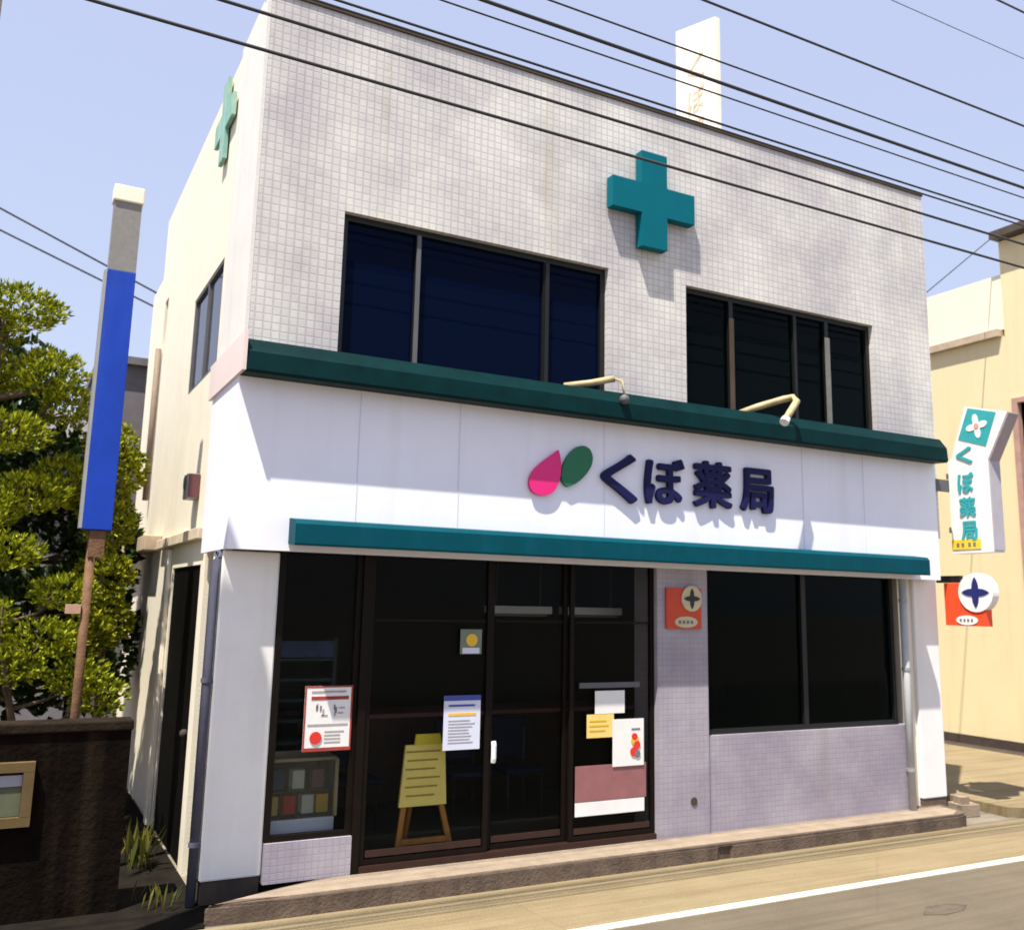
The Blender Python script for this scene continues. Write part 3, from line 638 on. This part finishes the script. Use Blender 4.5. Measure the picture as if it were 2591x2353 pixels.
struct('road_patch', MB().prism([(5.95, 4.93), (6.10, 4.86), (6.32, 4.88), (6.44, 4.95), (6.36, 5.03), (6.12, 5.05)], 'Z', -.02, .004), mat('tar stain', (.10, .08, .057), .9, .35, 9, .4, 120))
o = thing('concrete_block', (9.2, 6.9, 0), 'small broken concrete block lying in the gap by the right end of the step', 'concrete block')
MB().prism([(9.06, 6.95), (9.30, 6.92), (9.36, 7.12), (9.10, 7.16)], 'Z', .003, .12).build('block', M['conc'], o)
MB().prism([(9.12, 6.99), (9.22, 6.98), (9.21, 7.10), (9.13, 7.11)], 'Z', .122, .19).build('chip', M['conc'], o)

# ------------------------------------------------------------------ papers, easel, things inside
def rect(u0, u1, y, z0, z1, d=.003): return MB().box(u0, u1, y-d, y, z0, z1)
def poster(u0, u1, z0, z1, label, y=7.04, base='paper', extra=()):
    o = thing('poster', ((u0+u1)/2, y, z0), label, 'poster')
    rect(u0, u1, y, z0, z1).build('sheet', M[base], o)
    for nm, m_, a, b, c, d_ in extra: rect(a, b, y-.0035, c, d_, .002).build(nm, M[m_], o)
    return o
def lines(u0, u1, z0, z1, n, m_='ink', h=.012):
    random.seed(int(u0*1000)); out_ = []
    for k in range(n):
        z = z1-(k+.5)*(z1-z0)/n; out_.append(('text_line', m_, u0, u0+(u1-u0)*random.uniform(.7, 1), z-h/2, z+h/2))
    return out_
def scribble(u, z, w, n):
    out_ = []
    for k in range(n):
        h_ = random.random() < .5; p = u+w*random.uniform(.05, .75); q = z+w*random.uniform(-.5, .45)
        out_.append(('large_mark', 'ink' if k % 2 else 'softink', p, p+(w*random.uniform(.35, .6) if h_ else .012), q, q+(.012 if h_ else w*random.uniform(.35, .6))))
    return out_
a, b, c, d_ = 2.035, 2.40, 1.0, 1.465
poster(a, b, c, d_, 'white poster with red border and a red dot in the left display window', 7.05, 'paper',
       [('border', 'redborder', a, b, d_-.012, d_), ('border', 'redborder', a, b, c, c+.025), ('border', 'redborder', a, a+.012, c+.025, d_-.012), ('border', 'redborder', b-.012, b, c+.025, d_-.012), ('red_band', 'redborder', a+.05, b-.03, d_-.10, d_-.075), ('top_print', 'softink', a+.05, b-.05, d_-.05, d_-.035)]
       + scribble(a+.075, d_-.195, .085, 5) + scribble(a+.21, d_-.195, .085, 5)
       + [('rule', 'softink', a+.03, b-.03, d_-.285, d_-.272)] + lines(a+.16, b-.04, c+.05, c+.15, 4, 'softink', .009))
MB().disc('Y', (a+.095, c+.095), .045, 7.0405, 7.0445, 20).build('red_dot', M['redink'], bpy.data.objects['poster'])
poster(3.15, 3.47, .955, 1.37, 'bluish white notice sheet with blue heading on the left glass door', 7.04, 'bluepaper', [('heading', 'blueink', 3.15, 3.47, 1.33, 1.37), ('heading', 'blueink', 3.19, 3.42, 1.285, 1.30), ('gold_line', 'gold', 3.19, 3.43, 1.215, 1.235)] + lines(3.19, 3.44, 1.0, 1.19, 8, 'softink', .007))
p = poster(3.275, 3.465, 1.69, 1.885, 'small pale sticker with a yellow mark high on the left glass door', 7.04, 'dimpaper', [('white_foot', 'bluepaper', 3.295, 3.445, 1.695, 1.74)])
MB().disc('Y', (3.375, 1.80), .05, 7.031, 7.036, 18).build('yellow_mark', M['gold'], p)
poster(4.56, 4.865, 1.185, 1.375, 'blank white sheet at the top of the right glass door papers', 7.04, 'paper')
poster(4.475, 4.75, .99, 1.182, 'yellow sheet below the white sheet on the right glass door', 7.0345, 'yelpaper', lines(4.50, 4.70, 1.03, 1.15, 3, 'gold'))
p = poster(4.735, 5.06, .745, 1.135, 'white leaflet with orange and dark fruit pictures on the right glass door', 7.03, 'paper', [('text_line', 'ink', 4.93, 5.02, 1.04, 1.055)])
for (u, z, r_, m_) in ((4.965, .955, .042, 'gold'), (4.985, .915, .035, 'redink'), (4.955, .86, .04, 'redink'), (4.99, .84, .03, 'ink'), (4.96, .985, .03, 'redink')): MB().disc('Y', (u, z), r_, 7.018+r_*.05, 7.0265, 14).build('picture', M[m_], p)
poster(6.13, 6.52, 1.13, 1.41, 'dim blue sheet inside the dark right shop window', 7.20, 'bluebox')
# easel board
o = thing('easel_sign', (3.1, 7.42, .14), 'yellow notice board on an orange wooden A frame easel behind the door glass', 'easel sign')
MB().prism([(2.945, .52), (3.345, .52), (3.32, .98), (2.985, .98)], 'Y', 7.36, 7.385).build('board', M['yelboard'], o)
MB().prism([(3.06, .981), (3.29, .981), (3.275, 1.06), (3.07, 1.06)], 'Y', 7.36, 7.38).build('header', mat('header yellow', (.72, .62, .05), .7, .1), o)
for k in range(6): z = .93-.066*k; MB().box(2.99+.01*(k % 2), 3.28-.02*(k % 3), 7.3555, 7.359, z-.006, z+.006).build('text_line', M['yelink'], o)
MB().tube([(2.985, 7.37, .518), (2.93, 7.35, .142)], .024, 6).build('leg', M['wood'], o)
MB().tube([(3.305, 7.37, .518), (3.40, 7.35, .142)], .024, 6).build('leg', M['wood'], o)
MB().tube([(3.12, 7.39, .95), (3.15, 7.75, .142)], .02, 6).build('leg', M['wood'], o)
MB().box(2.96, 3.37, 7.345, 7.372, .245, .285).build('crossbar', M['wood'], o)
bpy.data.objects['easel_sign'].location = (3.02, 7.25, .145)
# display case in the window
o = thing('display_case', (2.1, 7.4, .14), 'glass display case with a white base in the left display window', 'display case')
MB().box(1.82, 2.36, 7.22, 7.60, .141, .34).build('plinth', M['dark'], o)
MB().box(1.82, 2.36, 7.215, 7.60, .342, .50, .01).build('base', M['bluepaper'], o)
MB().box(1.83, 2.35, 7.23, 7.59, .502, .905).build('glass_box', M['caseglass'], o)
MB().box(2.352, 2.378, 7.22, 7.60, .502, .915).build('end_post', mat('case post', (.42, .36, .25), .6, .1), o)
MB().box(1.82, 2.36, 7.22, 7.60, .907, .93).build('case_top', mat('case top', (.3, .27, .2), .6, .1), o)
for k, (u, z, m_) in enumerate(((1.86, .52, 'yelpaper'), (1.99, .52, 'redink'), (2.13, .52, 'paper'), (2.24, .52, 'gold'), (1.9, .70, 'bluebox'), (2.05, .70, 'paper'), (2.2, .70, 'mauve'))):
    tag(MB().box(u, u+.09, 7.3, 7.4, z, z+.13).build('medicine_box', M[m_]), ['pale yellow carton', 'red carton', 'white carton', 'gold carton', 'blue carton', 'small white carton', 'mauve carton'][k] + (' on the floor of the display case' if k < 4 else ' on the upper shelf of the display case'), 'carton', 'cartons in the display case')
MB().box(1.84, 2.34, 7.25, 7.57, .685, .697).build('glass_shelf', M['caseglass'], o)
# shelf unit behind, with goods
o = thing('shelf_unit', (2.15, 7.8, .14), 'dark teal shelf unit of blue goods behind the red bordered poster', 'shelves')
for x in (1.80, 2.46): MB().box(x, x+.03, 7.75, 8.05, .142, 1.78).build('upright', M['shelf'], o)
for z in (.95, 1.12, 1.28, 1.44, 1.60): MB().box(1.832, 2.458, 7.75, 8.05, z, z+.022).build('shelf_board', M['shelf'], o)
MB().box(1.832, 2.458, 7.745, 7.76, 1.63, 1.76).build('header_panel', M['bluebox'], o)
# waiting chairs and counter
o = thing('counter', (4.5, 9.3, .14), 'low brown counter deep inside the dark shop', 'counter')
MB().box(2.6, 8.0, 9.2, 9.7, .142, .95).build('front', M['redbrown'], o); MB().box(2.55, 8.05, 9.15, 9.75, .952, .99).build('top', M['mauve'], o)
def chair(x, y, label):
    o = thing('waiting_chair', (x, y, .14), label, 'chair', 'blue waiting chairs')
    MB().box(x-.22, x+.22, y-.2, y+.22, .52, .58, .02).build('seat', M['chair'], o); MB().box(x-.22, x+.22, y+.2, y+.25, .62, 1.0, .02).build('backrest', M['chair'], o)
    for sx in (-.18, .18):
        for sy in (-.16, .2): MB().tube([(x+sx, y+sy, .142), (x+sx, y+sy, .52 if sy < 0 else .9)], .014, 6).build('leg', M['dark'], o)
chair(2.85, 8.3, 'blue chair left of the yellow easel inside the shop'); chair(3.95, 8.3, 'blue chair behind the middle glass door'); chair(4.5, 8.3, 'blue chair nearest the right glass door')
# ceiling lamps seen as dull bars through the doors
for k, x in enumerate((3.74, 4.50)):
    o = thing('ceiling_lamp', (x+.35, 7.5, 2.06), ('unlit white tube lamp behind the middle door', 'unlit white tube lamp behind the right door')[k], 'lamp', 'tube lamps behind the doors')
    MB().box(x, x+.64, 7.48, 7.56, 2.01, 2.075).build('housing', M['grey'], o)
    MB().tube([(x+.03, 7.52, 1.998), (x+.61, 7.52, 1.998)], .011, 8).build('tube', M['darkgrey'], o)
    for xx in (x+.1, x+.54): MB().tube([(xx, 7.52, 2.076), (xx, 7.52, 2.6)], .008, 6).build('rod', M['dark'], o)

# ------------------------------------------------------------------ overhead wires along the street
def wire(z, r, label, sag=.05, y=5.0, zz=None):
    pts = []
    for k in range(61):
        x = -22 + k*52/60; t = (x-4)/26
        pts.append((x, y, z + sag*t*t*4 + (zz(x) if zz else 0)))
    tag(MB().tube(pts, r, 6).build('overhead_wire', M['wire'], smooth=True), label, 'wire', 'overhead wires along the street')
o = thing('shade_pole', (-.47, 5.6, 0), 'plain round concrete pole added unseen at the street edge to shade the left pillar', 'shade pole')  # unseen pole, added to cast shade on the left corner pillar
MB().tube([(-.47, 5.6, -.2), (-.47, 5.6, 7.4)], [.15, .13], 20).build('pole', M['conc'], o, True)
MB().tube([(-.47, 5.6, 7.401), (-.47, 5.6, 7.46)], [.14, .10], 16).build('cap', M['grey'], o)
wire(5.14, 0.0102, 'lowest overhead wire, crossing the top of the green cross')
wire(5.365, 0.0102, 'second lowest overhead wire, just above the lowest one')
wire(5.545, 0.0075, 'lower wire of the close pair running along the roof edge')
wire(5.59, 0.0082, 'upper wire of the close pair running along the roof edge')
wire(5.82, 0.0061, 'thin wire right below the thick cable bundle')
wire(5.92, 0.0129, 'thick cable bundle crossing the middle of the roof sign')
wire(6.09, 0.0068, 'wire crossing the upper part of the roof sign')
wire(6.545, 0.0095, 'dark wire passing just above the roof sign')
wire(7.75, 0.0095, 'highest wire, clipping the top right corner of the sky')
wire(7.25, 0.0034, 'hair thin wire high in the right sky')
def span(a, b, r, label, sag=.2):
    a, b = Vector(a), Vector(b)
    tag(MB().tube([a.lerp(b, k/24) - Vector((0, 0, sag*4*(k/24)*(1-k/24))) for k in range(25)], r, 6).build('service_wire', M['wire'], smooth=True), label, 'wire', 'far service wires')
span((-14, 18, 14.0), (9, 18, 4.8), .018, 'upper faint wire in the far left sky', 0)
span((-14, 18.3, 13.2), (9, 18.3, 4.9), .018, 'lower faint wire in the far left sky', 0)
span((9.03, 8.2, 5.2), (13.45, 9.15, 8.05), .008, 'thin service wire rising from the shop to the cream neighbour', .0)
